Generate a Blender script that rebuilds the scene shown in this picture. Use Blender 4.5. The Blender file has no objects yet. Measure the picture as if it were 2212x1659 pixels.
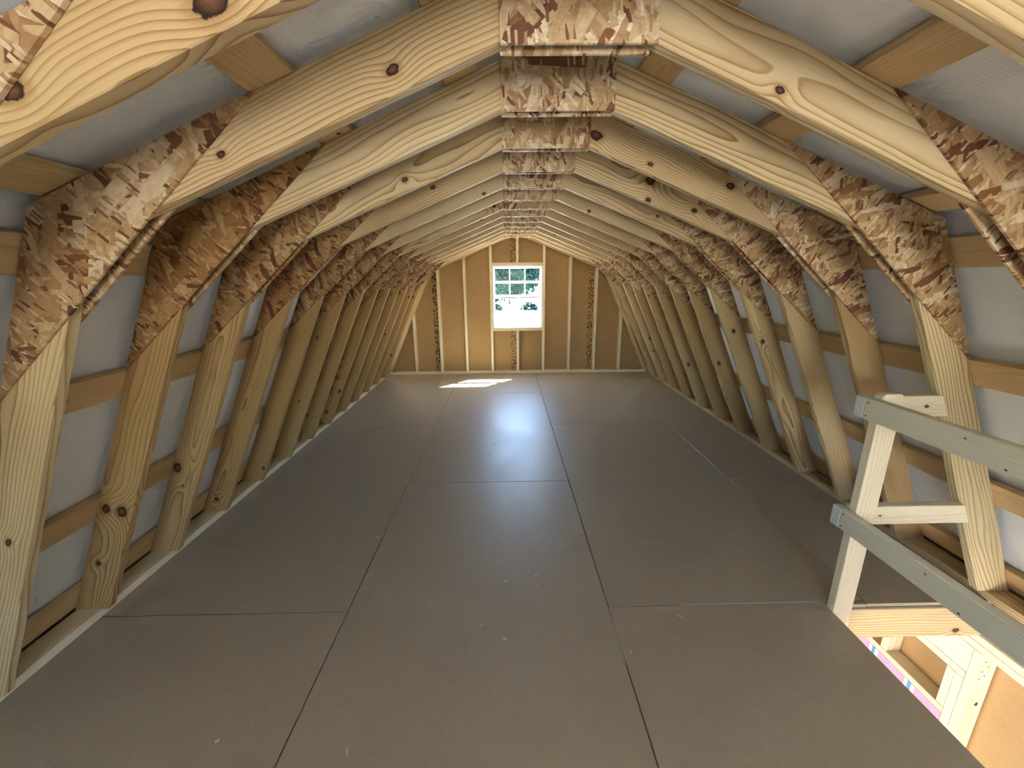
import bpy, bmesh, math, random
from mathutils import Matrix, Vector

random.seed(7)
SC = bpy.context.scene
COL = SC.collection

# ------------------------------------------------------------------ camera
CAM_LOC = Vector((-0.187, 0.0, 1.4998))
YAW, PITCH, ROLL, FPX = 0.0137, 0.2576, -0.0101, 872.87
cy, sy, cp, sp = math.cos(YAW), math.sin(YAW), math.cos(PITCH), math.sin(PITCH)
fwd = Vector((sy * cp, cy * cp, -sp)); rgt = Vector((cy, -sy, 0)); upv = rgt.cross(fwd)
r2 = math.cos(ROLL) * rgt + math.sin(ROLL) * upv
u2 = -math.sin(ROLL) * rgt + math.cos(ROLL) * upv
cam_data = bpy.data.cameras.new('camera'); cam = bpy.data.objects.new('camera', cam_data); COL.objects.link(cam)
cam_data.sensor_width = 36.0; cam_data.sensor_fit = 'HORIZONTAL'; cam_data.lens = FPX / 2212 * 36
cam_data.clip_start = 0.02; cam_data.clip_end = 500
cam.matrix_world = Matrix.Translation(CAM_LOC) @ Matrix((r2, u2, -fwd)).transposed().to_4x4()
SC.camera = cam

# ------------------------------------------------------------------ world, sun, exposure
SUN_DIR = Vector((-0.83, -0.885, -1.61)).normalized()          # direction the light travels
SKY_STRENGTH, SUN_STRENGTH, EXPOSURE = 0.65, 36.0, 2.72
world = bpy.data.worlds.new('sky'); SC.world = world; world.use_nodes = True
wn = world.node_tree.nodes; wl = world.node_tree.links
sky = wn.new('ShaderNodeTexSky'); sky.sky_type = 'NISHITA'; sky.sun_disc = False
sky.sun_elevation = math.asin(-SUN_DIR.z); sky.sun_rotation = math.atan2(-SUN_DIR.x, -SUN_DIR.y)
sky.air_density = 1.0; sky.dust_density = 0.4; sky.ozone_density = 2.0
bgn = wn['Background']; bgn.inputs['Strength'].default_value = SKY_STRENGTH
wl.new(sky.outputs['Color'], bgn.inputs['Color'])
sd = bpy.data.lights.new('sun', 'SUN'); sun = bpy.data.objects.new('sun', sd); COL.objects.link(sun)
sd.energy = SUN_STRENGTH; sd.angle = 0.009; sd.color = (1.0, 0.96, 0.89)
sun.rotation_euler = SUN_DIR.to_track_quat('-Z', 'Y').to_euler(); sun.location = (20, 25, 40)

def portal(name, loc, normal, w, h):
    """sampling guide in a window or an added opening; gives off no light of its own"""
    d = bpy.data.lights.new(name, 'AREA'); o = bpy.data.objects.new(name, d); COL.objects.link(o)
    d.shape = 'RECTANGLE'; d.size = w; d.size_y = h; d.cycles.is_portal = True
    n = Vector(normal); o.location = loc
    o.rotation_euler = n.to_track_quat('-Z', 'Z' if abs(n.z) < .9 else 'Y').to_euler()
    return o

vs = SC.view_settings
vs.view_transform = 'Standard'; vs.look = 'None'; vs.gamma = 1.0; vs.use_curve_mapping = False
vs.exposure = EXPOSURE
try:
    SC.cycles.max_bounces = 6; SC.cycles.diffuse_bounces = 4; SC.cycles.glossy_bounces = 2; SC.cycles.sample_clamp_indirect = 6.0
    SC.cycles.transparent_max_bounces = 8; SC.cycles.adaptive_threshold = 0.07
except Exception:
    pass

# ------------------------------------------------------------------ node helpers
class NT:
    def __init__(s, name):
        s.m = bpy.data.materials.new(name); s.m.use_nodes = True
        s.t = s.m.node_tree; s.n = s.t.nodes; s.l = s.t.links
        s.b = s.n['Principled BSDF']
    def new(s, typ, **kw):
        nd = s.n.new(typ)
        for k, v in kw.items(): setattr(nd, k, v)
        return nd
    def put(s, sock, v):
        if isinstance(v, bpy.types.NodeSocket): s.l.new(v, sock)
        else: sock.default_value = v
    def math(s, op, a, b=None, c=None, clamp=False):
        nd = s.new('ShaderNodeMath', operation=op, use_clamp=clamp)
        for i, v in enumerate((a, b, c)):
            if v is not None: s.put(nd.inputs[i], v)
        return nd.outputs[0]
    def vmath(s, op, a, b=None, scale=None):
        nd = s.new('ShaderNodeVectorMath', operation=op)
        s.put(nd.inputs[0], a)
        if b is not None: s.put(nd.inputs[1], b)
        if scale is not None: s.put(nd.inputs['Scale'], scale)
        return nd.outputs['Value'] if op in ('LENGTH', 'DOT_PRODUCT', 'DISTANCE') else nd.outputs['Vector']
    def sep(s, v):
        nd = s.new('ShaderNodeSeparateXYZ'); s.put(nd.inputs[0], v); return nd.outputs
    def comb(s, x, y, z):
        nd = s.new('ShaderNodeCombineXYZ')
        for i, v in enumerate((x, y, z)): s.put(nd.inputs[i], v)
        return nd.outputs[0]
    def noise(s, vec, scale=1.0, detail=2.0, rough=0.5, dim='3D', w=None):
        nd = s.new('ShaderNodeTexNoise', noise_dimensions=dim)
        s.put(nd.inputs['Vector'], vec)
        nd.inputs['Scale'].default_value = scale; nd.inputs['Detail'].default_value = detail
        nd.inputs['Roughness'].default_value = rough
        if w is not None: s.put(nd.inputs['W'], w)
        return nd.outputs['Fac']
    def ramp(s, fac, stops, interp='LINEAR'):
        nd = s.new('ShaderNodeValToRGB'); s.put(nd.inputs[0], fac); cr = nd.color_ramp; cr.interpolation = interp
        while len(cr.elements) < len(stops): cr.elements.new(0.5)
        for e, (p, c) in zip(cr.elements, stops):
            e.position = p; e.color = (*c, 1) if len(c) == 3 else c
        return nd.outputs['Color']
    def mix(s, fac, a, b, blend='MIX'):
        nd = s.new('ShaderNodeMix', data_type='RGBA', blend_type=blend)
        s.put(nd.inputs[0], fac)
        s.put(nd.inputs[6], a if isinstance(a, bpy.types.NodeSocket) else (*a, 1))
        s.put(nd.inputs[7], b if isinstance(b, bpy.types.NodeSocket) else (*b, 1))
        return nd.outputs[2]
    def mapr(s, v, a, b, c=0.0, d=1.0, smooth=False):
        nd = s.new('ShaderNodeMapRange', interpolation_type='SMOOTHSTEP' if smooth else 'LINEAR')
        s.put(nd.inputs[0], v)
        for i, x in enumerate((a, b, c, d)): s.put(nd.inputs[i + 1], x)
        return nd.outputs[0]
    def attr(s, name, vec=False):
        nd = s.new('ShaderNodeAttribute', attribute_type='OBJECT', attribute_name=name)
        return nd.outputs['Vector'] if vec else nd.outputs['Fac']
    def obj(s): return s.new('ShaderNodeTexCoord').outputs['Object']
    def bump(s, h, strength, dist=0.002):
        nd = s.new('ShaderNodeBump'); nd.inputs['Strength'].default_value = strength; nd.inputs['Distance'].default_value = dist
        s.put(nd.inputs['Height'], h); s.l.new(nd.outputs[0], s.b.inputs['Normal'])
    def done(s, color, rough=0.6, spec=0.3):
        s.put(s.b.inputs['Base Color'], color if isinstance(color, bpy.types.NodeSocket) else (*color, 1))
        s.put(s.b.inputs['Roughness'], rough); s.b.inputs['Specular IOR Level'].default_value = spec
        return s.m

def srgb(r, g, b):
    f = lambda c: (c / 255 / 12.92) if c / 255 <= 0.04045 else ((c / 255 + 0.055) / 1.055) ** 2.4
    return (f(r), f(g), f(b))

# ------------------------------------------------------------------ materials
def make_pine(name, light, dark, deep, stain=0.25, contrast=1.0):
    """sawn pine: growth rings about an off-board pith, warped by knots; per-board custom properties seed, pith, knots, tone"""
    t = NT(name); P = t.obj(); seed = t.attr('seed')
    off = t.comb(t.math('MULTIPLY', seed, 17.3), t.math('MULTIPLY', seed, 5.1), t.math('MULTIPLY', seed, 9.7))
    x, y, z = t.sep(P)
    pith = t.sep(t.attr('pith', True))
    Pl = t.vmath('ADD', t.vmath('MULTIPLY', P, (1.5, 7.0, 7.0)), off)
    nz = t.new('ShaderNodeTexNoise'); nz.inputs['Scale'].default_value = 1.0; nz.inputs['Detail'].default_value = 1.5; t.put(nz.inputs['Vector'], Pl)
    nc = t.new('ShaderNodeSeparateColor'); t.l.new(nz.outputs['Color'], nc.inputs[0])
    warp = t.math('SUBTRACT', nc.outputs[0], 0.5)
    Pf = t.vmath('ADD', t.vmath('MULTIPLY', P, (6.0, 45.0, 45.0)), off)
    warp2 = t.math('SUBTRACT', t.noise(Pf, 1.0, 0.0, 0.5), 0.5)
    dy = t.math('SUBTRACT', y, pith[0]); dz = t.math('SUBTRACT', z, pith[1])
    R = t.math('SQRT', t.math('ADD', t.math('MULTIPLY', dy, dy), t.math('MULTIPLY', dz, dz)))
    R = t.math('ADD', R, t.math('MULTIPLY', warp, 0.065))
    R = t.math('ADD', R, t.math('MULTIPLY', warp2, 0.004))
    kd = None; halo = None
    for a in ('knot_a', 'knot_b', 'knot_c'):
        k = t.sep(t.attr(a, True))
        ex = t.math('MULTIPLY', t.math('SUBTRACT', x, k[0]), 0.72); ey = t.math('SUBTRACT', y, k[1])
        d = t.math('SQRT', t.math('ADD', t.math('MULTIPLY', ex, ex), t.math('MULTIPLY', ey, ey)))
        rr = t.math('MAXIMUM', k[2], 0.0005)
        q = t.math('DIVIDE', d, rr)
        bul = t.math('MULTIPLY', t.math('EXPONENT', t.math('MULTIPLY', t.math('MULTIPLY', q, q), -0.11)), t.math('MULTIPLY', rr, 1.5))
        R = t.math('ADD', R, bul)
        kd = q if kd is None else t.math('MINIMUM', kd, q)
    ring = t.math('FRACT', t.math('MULTIPLY', R, pith[2]))
    lines = t.ramp(ring, [(0.0, (0.0,) * 3), (0.50, (0.14,) * 3), (0.78, (0.55,) * 3), (0.90, (1.0,) * 3), (0.95, (0.9,) * 3), (1.0, (0.0,) * 3)])
    lw = nc.outputs[1]
    lines = t.math('MULTIPLY', lines, t.mapr(lw, 0.3, 0.7, 0.6 * contrast, 1.1 * contrast))
    tone = t.attr('tone')
    fine = t.noise(t.vmath('ADD', t.vmath('MULTIPLY', P, (14.0, 500.0, 500.0)), off), 1.0, 1.0)
    lightc = t.mix(tone, light, tuple(c * m for c, m in zip(light, (0.66, 0.50, 0.33))))
    dark = t.mix(tone, dark, tuple(c * m for c, m in zip(dark, (0.60, 0.48, 0.42))))
    c = t.mix(lines, lightc, dark)
    c = t.mix(t.mapr(fine, 0.35, 0.75, 0.0, 0.22), c, deep)
    blot = nc.outputs[2]
    c = t.mix(t.math('MULTIPLY', t.mapr(blot, 0.46, 0.72, 0.0, 1.0, True), t.math('ADD', t.attr('stain'), stain)), c, deep)
    wob = t.math('ADD', kd, t.math('MULTIPLY', t.math('SUBTRACT', t.noise(t.vmath('ADD', t.vmath('MULTIPLY', P, (45.0, 70.0, 60.0)), off), 1.0, 2.0, 0.6), 0.5), 0.85))
    c = t.mix(t.mapr(wob, 0.95, 2.1, 0.55, 0.0, True), c, dark)
    kc = t.ramp(wob, [(0.0, srgb(112, 78, 56)), (0.35, srgb(94, 62, 45)), (0.62, srgb(72, 46, 35)), (0.80, srgb(42, 28, 22)), (1.0, srgb(36, 24, 19))])
    c = t.mix(t.mapr(wob, 0.86, 1.0, 1.0, 0.0), c, kc)
    t.bump(t.math('ADD', fine, t.math('MULTIPLY', lines, 0.6)), 0.18, 0.001)
    return t.done(c, 0.62, 0.25)

PINE = make_pine('pine_lumber', (0.72, 0.61, 0.38), (0.36, 0.215, 0.075), (0.30, 0.185, 0.085), 0.2, 1.1)
PINE_GOLD = make_pine('golden_pine_lumber', (0.77, 0.58, 0.33), (0.58, 0.37, 0.16), (0.36, 0.20, 0.08), 0.2, 0.7)
PINE_PALE = make_pine('fresh_white_pine', (0.84, 0.76, 0.58), (0.66, 0.51, 0.31), (0.54, 0.41, 0.25), 0.12, 0.7)
PINE_GREY = make_pine('treated_grey_lumber', (0.74, 0.70, 0.55), (0.57, 0.53, 0.40), (0.49, 0.47, 0.38), 0.4, 0.5)

def make_osb():
    t = NT('oriented_strand_board'); P = t.obj(); seed = t.attr('seed')
    off = t.comb(t.math('MULTIPLY', seed, 13.7), t.math('MULTIPLY', seed, 7.9), 0.0)
    x, y, z = t.sep(P)
    base = t.vmath('ADD', t.comb(x, y, t.math('MULTIPLY', z, 0.6)), off)
    wv = t.new('ShaderNodeTexNoise'); wv.inputs['Scale'].default_value = 30; wv.inputs['Detail'].default_value = 2
    t.put(wv.inputs['Vector'], base)
    wob = t.vmath('SCALE', t.vmath('SUBTRACT', wv.outputs['Color'], (0.5, 0.5, 0.5)), scale=0.006)
    base = t.vmath('ADD', base, wob)
    c = None; hgt = None
    layers = [(0.3, 8, 40, .9), (1.9, 6, 34, .8), (-0.7, 5, 26, .7), (1.2, 9, 48, .6), (2.6, 4.5, 22, .45), (0.75, 14, 60, .45), (-1.3, 5.5, 28, .36), (0.05, 4, 19, .26), (2.15, 7, 40, .30), (1.5, 26, 110, .28)]
    gr0 = t.noise(t.vmath('MULTIPLY', base, (30.0, 90.0, 30.0)), 1.0, 2.0)
    for i, (th, sx, sy_, keep) in enumerate(layers):
        mp = t.new('ShaderNodeMapping'); mp.vector_type = 'POINT'
        mp.inputs['Location'].default_value = (i * 3.17, i * 1.71, 0); mp.inputs['Rotation'].default_value = (0, 0, th)
        t.put(mp.inputs['Vector'], base)
        st = t.vmath('MULTIPLY', mp.outputs[0], (sx, sy_, 0.0))
        vo = t.new('ShaderNodeTexVoronoi', voronoi_dimensions='2D', distance='CHEBYCHEV', feature='F1')
        vo.inputs['Scale'].default_value = 1.0; t.put(vo.inputs['Vector'], st)
        cs = t.new('ShaderNodeSeparateColor'); t.l.new(vo.outputs['Color'], cs.inputs[0])
        fl = t.ramp(cs.outputs[1], [(0.0, srgb(98, 62, 46)), (0.09, srgb(132, 92, 62)), (0.18, srgb(172, 138, 100)), (0.45, srgb(198, 172, 132)), (0.75, srgb(216, 197, 160)), (1.0, srgb(240, 231, 208))])
        edge = t.mapr(vo.outputs['Distance'], 0.36, 0.46, 0.0, 0.40)
        fl = t.mix(edge, fl, srgb(96, 62, 40))
        if c is None: c = fl; hgt = cs.outputs[0]
        else:
            m = t.math('MULTIPLY', t.math('LESS_THAN', cs.outputs[0], keep), t.math('LESS_THAN', vo.outputs['Distance'], 0.43))
            c = t.mix(m, c, fl)
            hgt = t.math('ADD', t.math('MULTIPLY', hgt, t.math('SUBTRACT', 1.0, m)), t.math('MULTIPLY', m, cs.outputs[2]))
    c = t.mix(t.mapr(gr0, 0.35, 0.75, 0.0, 0.35), c, srgb(140, 102, 64))
    c = t.mix(t.math('MULTIPLY', t.attr('tone'), 0.9), c, (0.56, 0.42, 0.27), 'MULTIPLY')
    t.bump(hgt, 0.35, 0.0015)
    return t.done(c, 0.55, 0.3)
OSB = make_osb()

def make_floor_mat():
    t = NT('taupe_floor_board'); P = t.obj()
    n1 = t.noise(P, 2.2, 3.0, 0.55); n2 = t.noise(P, 60.0, 3.0, 0.6); n3 = t.noise(P, 420.0, 1.0)
    c = t.mix(n1, srgb(154, 141, 119), srgb(166, 153, 131))
    c = t.mix(t.mapr(n2, 0.35, 0.7, 0.0, 0.25), c, srgb(136, 122, 102))
    c = t.mix(t.mapr(n3, 0.62, 0.75, 0.0, 0.35), c, srgb(104, 90, 75))
    # scuffs and pale scratches
    sc = None
    for i, (th, s1, s2) in enumerate([(0.4, 1.6, 60.0), (-0.9, 1.3, 75.0), (1.5, 1.8, 70.0)]):
        mp = t.new('ShaderNodeMapping'); mp.inputs['Rotation'].default_value = (0, 0, th); mp.inputs['Location'].default_value = (i * 2.3, i, 0)
        t.put(mp.inputs['Vector'], P)
        s_ = t.mapr(t.noise(t.vmath('MULTIPLY', mp.outputs[0], (s1, s2, 1.0)), 1.0, 1.0), 0.76, 0.80)
        sc = s_ if sc is None else t.math('MAXIMUM', sc, s_)
    du = t.mapr(t.noise(P, 1.1, 5.0, 0.7), 0.60, 0.80)
    c = t.mix(t.math('MULTIPLY', t.math('MAXIMUM', t.math('MULTIPLY', sc, 0.5), t.math('MULTIPLY', du, 0.5)), 0.45), c, srgb(205, 196, 178))
    t.bump(n3, 0.08, 0.0006)
    return t.done(c, t.mapr(n1, 0.3, 0.7, 0.38, 0.46), 1.0)
FLOOR = make_floor_mat()

def make_sheathing():
    t = NT('tan_fibre_sheathing'); P = t.obj()
    n1 = t.noise(P, 3.0, 3.0); n2 = t.noise(P, 90.0, 2.0)
    c = t.mix(n1, srgb(164, 132, 92), srgb(178, 146, 104))
    c = t.mix(t.mapr(n2, 0.4, 0.7, 0.0, 0.2), c, srgb(140, 108, 72))
    t.bump(n2, 0.1, 0.001)
    return t.done(c, 0.75, 0.2)
SHEATH = make_sheathing()

def make_print():
    """sheathing with a stamped column of small illegible black print"""
    t = NT('stamped_print_on_sheathing'); P = t.obj(); x, y, z = t.sep(P)
    n1 = t.noise(P, 3.0, 3.0)
    c = t.mix(n1, srgb(164, 132, 92), srgb(178, 146, 104))
    vo = t.new('ShaderNodeTexVoronoi', voronoi_dimensions='3D', distance='CHEBYCHEV'); vo.inputs['Scale'].default_value = 1.0
    t.put(vo.inputs['Vector'], t.vmath('MULTIPLY', P, (42.0, 60.0, 0.0)))
    cs = t.new('ShaderNodeSeparateColor'); t.l.new(vo.outputs['Color'], cs.inputs[0])
    gl = t.math('MULTIPLY', t.math('GREATER_THAN', cs.outputs[0], 0.22), t.math('LESS_THAN', vo.outputs['Distance'], 0.40))
    wd = t.math('GREATER_THAN', t.noise(t.comb(0.0, y, 0.0), 9.0, 2.0), 0.34)
    c = t.mix(t.math('MULTIPLY', t.math('MULTIPLY', gl, wd), t.attr('tone')), c, srgb(24, 19, 14))
    return t.done(c, 0.75, 0.2)
PRINT = make_print()

def make_foam():
    t = NT('white_bubble_insulation'); P = t.obj()
    vo = t.new('ShaderNodeTexVoronoi', voronoi_dimensions='3D', feature='F1'); vo.inputs['Scale'].default_value = 95.0
    vo.inputs['Randomness'].default_value = 0.15
    t.put(vo.inputs['Vector'], P)
    big = t.noise(P, 1.4, 2.0)
    h = t.math('ADD', t.math('MULTIPLY', vo.outputs['Distance'], -0.35), t.math('MULTIPLY', big, 1.5))
    t.bump(h, 0.5, 0.006)
    c = t.mix(big, (0.84, 0.88, 0.93), (0.88, 0.92, 0.96))
    return t.done(c, 0.30, 0.5)
FOAM = make_foam()

def plain(name, col, rough=0.5, spec=0.4, nscale=25.0, amt=0.12):
    t = NT(name); P = t.obj(); n = t.noise(P, nscale, 3.0)
    c = t.mix(t.mapr(n, 0.3, 0.7, 0.0, amt), col, tuple(v * 0.6 for v in col))
    return t.done(c, rough, spec)
VINYL = plain('white_vinyl', (0.80, 0.80, 0.80), 0.35, 0.5, 8.0, 0.04)
PINK = plain('pink_protective_film', (0.80, 0.36, 0.55), 0.35, 0.4, 14.0, 0.25)
BLUE = plain('blue_print', (0.10, 0.33, 0.62), 0.4, 0.4)
WHITE = plain('white_print', (0.85, 0.86, 0.88), 0.4, 0.4, 10, 0.03)
WHITEWASH = plain('pale_sealed_lumber_end', (0.60, 0.63, 0.62), 0.6, 0.25, 60.0, 0.35)
NAIL = plain('dark_nail_head', (0.04, 0.035, 0.03), 0.5, 0.4)
GRAVEL = plain('pale_sunlit_gravel', (0.62, 0.58, 0.52), 0.9, 0.1, 4.0, 0.25)
BARK = plain('pale_grey_bark', (0.10, 0.095, 0.09), 0.9, 0.0, 9.0, 0.5)
LOWER_FLOOR = plain('bare_plywood_floor', (0.60, 0.55, 0.46), 0.7, 0.2, 6.0, 0.2)
SHAVING = plain('wood_shaving', (0.72, 0.64, 0.48), 0.7, 0.2)

def make_leaf():
    t = NT('green_leaves'); P = t.obj()
    n = t.noise(P, 1.6, 2.0)
    c = t.mix(n, (0.004, 0.013, 0.013), (0.012, 0.028, 0.024))
    m = t.done(c, 0.8, 0.0)
    tr = t.new('ShaderNodeBsdfTranslucent'); t.put(tr.inputs[0], t.mix(n, (0.003, 0.010, 0.008), (0.008, 0.020, 0.014)))
    mx = t.new('ShaderNodeMixShader'); mx.inputs[0].default_value = 0.25
    t.l.new(t.b.outputs[0], mx.inputs[1]); t.l.new(tr.outputs[0], mx.inputs[2])
    t.l.new(mx.outputs[0], t.n['Material Output'].inputs['Surface'])
    return m
LEAF = make_leaf()

def make_glass():
    t = NT('window_glass')
    tr = t.new('ShaderNodeBsdfTransparent'); tr.inputs[0].default_value = (0.93, 0.97, 0.97, 1)
    gl = t.new('ShaderNodeBsdfGlossy'); gl.inputs['Roughness'].default_value = 0.02
    lw = t.new('ShaderNodeLayerWeight'); lw.inputs[0].default_value = 0.5
    fac = t.math('MULTIPLY_ADD', t.math('POWER', lw.outputs['Facing'], 5.0), 0.5, 0.003)
    mx = t.new('ShaderNodeMixShader'); t.l.new(fac, mx.inputs[0])
    t.l.new(tr.outputs[0], mx.inputs[1]); t.l.new(gl.outputs[0], mx.inputs[2])
    t.l.new(mx.outputs[0], t.n['Material Output'].inputs['Surface'])
    return t.m
GLASS = make_glass()

# ------------------------------------------------------------------ geometry helpers
def tag(o, label=None, cat=None, group=None, kind=None):
    if label: o['label'] = label
    if cat: o['category'] = cat
    if group: o['group'] = group
    if kind: o['kind'] = kind
    return o

def empty(name, loc=(0, 0, 0)):
    o = bpy.data.objects.new(name, None); COL.objects.link(o); o.location = loc; o.empty_display_size = 0.1
    return o

def wood_props(o, seed=None, pith=None, knots=None, tone=None, stain=0.0):
    o['stain'] = float(stain)
    o['seed'] = float(random.random() if seed is None else seed)
    if pith is None:
        pith = (random.uniform(-0.10, 0.10), random.choice((-1, 1)) * random.uniform(0.03, 0.10), random.uniform(85, 130))
    o['pith'] = [float(v) for v in pith]
    knots = list(knots or [])
    for a in ('knot_a', 'knot_b', 'knot_c'):
        k = knots.pop(0) if knots else (50.0, 50.0, 0.001)
        o[a] = [float(v) for v in k]
    o['tone'] = float(random.uniform(0.05, 0.5) if tone is None else tone)
    return o

def prism_mesh(name, poly, t, bevel=0.0015):
    """polygon in local x-y, front at z = 0, back at z = -t"""
    bm = bmesh.new()
    a = 0
    for i in range(len(poly)):
        x0, y0 = poly[i]; x1, y1 = poly[(i + 1) % len(poly)]; a += x0 * y1 - x1 * y0
    if a < 0: poly = poly[::-1]
    top = [bm.verts.new((x, y, 0)) for x, y in poly]; bot = [bm.verts.new((x, y, -t)) for x, y in poly]
    bm.faces.new(top); bm.faces.new(bot[::-1])
    n = len(poly)
    for i in range(n): bm.faces.new((top[i], bot[i], bot[(i + 1) % n], top[(i + 1) % n]))
    if bevel: bmesh.ops.bevel(bm, geom=bm.edges[:], offset=bevel, segments=1, affect='EDGES')
    bmesh.ops.recalc_face_normals(bm, faces=bm.faces[:])
    me = bpy.data.meshes.new(name); bm.to_mesh(me); bm.free()
    return me

def add(name, me, mat, parent=None, M=None):
    o = bpy.data.objects.new(name, me); COL.objects.link(o)
    if mat is not None and not me.materials: me.materials.append(mat)
    if M is not None: o.matrix_world = M
    if parent is not None:
        bpy.context.view_layer.update()
        o.parent = parent; o.matrix_parent_inverse = Matrix.Identity(4)
        o.matrix_local = parent_world(parent).inverted() @ (M if M is not None else Matrix.Identity(4))
    return o

def parent_world(p):
    m = p.matrix_local.copy() if p.parent is None else None
    if m is None:
        m = parent_world(p.parent) @ p.matrix_local
    return m

def frame(origin, ex, ey):
    ex = Vector(ex).normalized(); ey = Vector(ey); ey = (ey - ex * ey.dot(ex)).normalized(); ez = ex.cross(ey)
    M = Matrix((ex, ey, ez)).transposed().to_4x4(); M.translation = Vector(origin)
    return M

MESHES = {}
def board(name, c0, c1, axis, mat, parent=None, bevel=0.0015, wide=None, **wp):
    """box between two world corners, local x along `axis` ('x','y','z'); second axis = wider remaining one"""
    c0 = Vector([min(a, b) for a, b in zip(c0, c1)]), Vector([max(a, b) for a, b in zip(c0, c1)])
    lo, hi = c0; d = hi - lo; i = 'xyz'.index(axis)
    rest = [k for k in range(3) if k != i]
    j = rest[0] if d[rest[0]] >= d[rest[1]] else rest[1]
    if wide: j = 'xyz'.index(wide)
    k = [q for q in rest if q != j][0]
    E = [Vector((1, 0, 0)), Vector((0, 1, 0)), Vector((0, 0, 1))]
    M = frame((lo + hi) / 2, E[i], E[j])
    key = (round(d[i], 4), round(d[j], 4), round(d[k], 4), mat.name, bevel)
    if key not in MESHES:
        L, W, T = d[i], d[j], d[k]
        me = prism_mesh(name, [(-L / 2, -W / 2), (L / 2, -W / 2), (L / 2, W / 2), (-L / 2, W / 2)], T, min(bevel, min(L, W, T) * 0.2))
        for v in me.vertices: v.co.z += T / 2
        MESHES[key] = me
    o = add(name, MESHES[key], mat, parent, M)
    return wood_props(o, **wp)

def rnd_knots(L, W, n=None, inner=None, rmax=0.015):
    n = random.choice((0, 1, 1, 2)) if n is None else n
    return [(random.uniform(-L / 2, L / 2), random.uniform(-W / 2 * 0.8, W / 2 * 0.8), random.uniform(0.006, rmax)) for _ in range(n)]

# ------------------------------------------------------------------ main dimensions (metres, x = 0 on the ridge line)
S = 0.4064
Y0 = 1.5577                                    # camera-side face of truss 0
RIDGE = Vector((0, 2.279)); KNEE = Vector((1.43, 1.70)); FOOT = Vector((2.19, 0.038))
WD, TH, GT = 0.14, 0.038, 0.011
WALL_Y = 6.377                                 # stud face of the back wall
EDGE = 2.073                                   # inner edge of the sole plates
FRONT_Y = -3.2; LOFT_Y = -2.7; HOLE_Y0 = -1.0                 # front wall; open edge of the loft floor
LOW_Z = -2.65
HOLE_X, HOLE_Y = 1.297, 1.545

def line_x(p, d, q, e):
    den = d.x * e.y - d.y * e.x
    s = ((q.x - p.x) * e.y - (q.y - p.y) * e.x) / den
    return p + d * s
ua = (KNEE - RIDGE).normalized(); na = Vector((ua.y, -ua.x))
if na.y > 0: na = -na
ul = (KNEE - FOOT).normalized(); nl = Vector((ul.y, -ul.x))
if nl.x > 0: nl = -nl
RIDGE_IN = line_x(RIDGE + na * WD, ua, Vector((0, 0)), Vector((0, 1)))
KNEE_IN = line_x(RIDGE + na * WD, ua, FOOT + nl * WD, ul)
FOOT_IN = line_x(FOOT + nl * WD, ul, Vector((0, 0.038)), Vector((1, 0)))

# ------------------------------------------------------------------ loft floor
floor = tag(empty('floor', (0, 0, 0)), 'loft floor of taupe painted sheets with tight seams', kind='structure')
FT = 0.018; G = 0.0022
def floor_panel(x0, x1, y0, y1):
    o = board('panel', (x0 + G, y0 + G, -FT), (x1 - G, y1 - G, 0), 'y', FLOOR, floor, 0.0012)
    return o
XS = [-2.2, -0.943, 0.276, 1.495, 2.2]; YE = 6.47
for s0, s1, cuts in ((XS[0], XS[1], [LOFT_Y, -0.872, 1.5665, 4.005, YE]), (XS[1], XS[2], [LOFT_Y, -2.095, 0.343, 2.781, 5.22, YE]), (XS[2], XS[3], [1.5645, 4.0, YE]), (XS[3], XS[4], [HOLE_Y, 2.785, 5.223, YE])):
    for a, b in zip(cuts, cuts[1:]): floor_panel(s0, s1, a, b)
floor_panel(XS[2], HOLE_X + G, -0.874, 1.5645); floor_panel(XS[2], XS[3], LOFT_Y, HOLE_Y0); floor_panel(XS[3], XS[4], LOFT_Y, HOLE_Y0); floor_panel(XS[2], HOLE_X + G, HOLE_Y0, -0.874)
floor_panel(HOLE_X, XS[3], HOLE_Y - G, 1.5645 + G * 0)
for c0, c1, ax in (((0.62, 1.5655, -0.004), (1.285, 1.5672, 0.0006), 'x'), ((0.2752, 1.28, -0.004), (0.2768, 1.55, 0.0006), 'y')):
    board('chipped_seam_edge', c0, c1, ax, plain('chipped_edge', (0.62, 0.60, 0.55), 0.8, 0.2, 90, 0.6), floor, 0)
# sheet added just below, its dark colour standing in for shade in the seams
SUB = plain('dark_seam_backing', (0.16, 0.13, 0.10), 0.9, 0.1)
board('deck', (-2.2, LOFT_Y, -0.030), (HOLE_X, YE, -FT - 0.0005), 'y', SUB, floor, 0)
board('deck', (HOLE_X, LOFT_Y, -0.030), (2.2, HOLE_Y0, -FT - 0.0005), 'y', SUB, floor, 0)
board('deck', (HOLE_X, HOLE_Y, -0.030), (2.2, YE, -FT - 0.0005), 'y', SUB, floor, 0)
# stairwell framing under the deck
board('header_joist', (HOLE_X, HOLE_Y, -0.197), (2.1, HOLE_Y + 0.038, -0.031), 'x', PINE, floor, 0.002, seed=0.31, pith=(0.16, 0.05, 70), knots=[(0.26, -0.05, 0.012)], tone=0.35)
board('trimmer_joist', (HOLE_X - 0.038, HOLE_Y0, -0.197), (HOLE_X - 0.0005, HOLE_Y + 0.038, -0.031), 'y', PINE, floor, 0.002)

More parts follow.
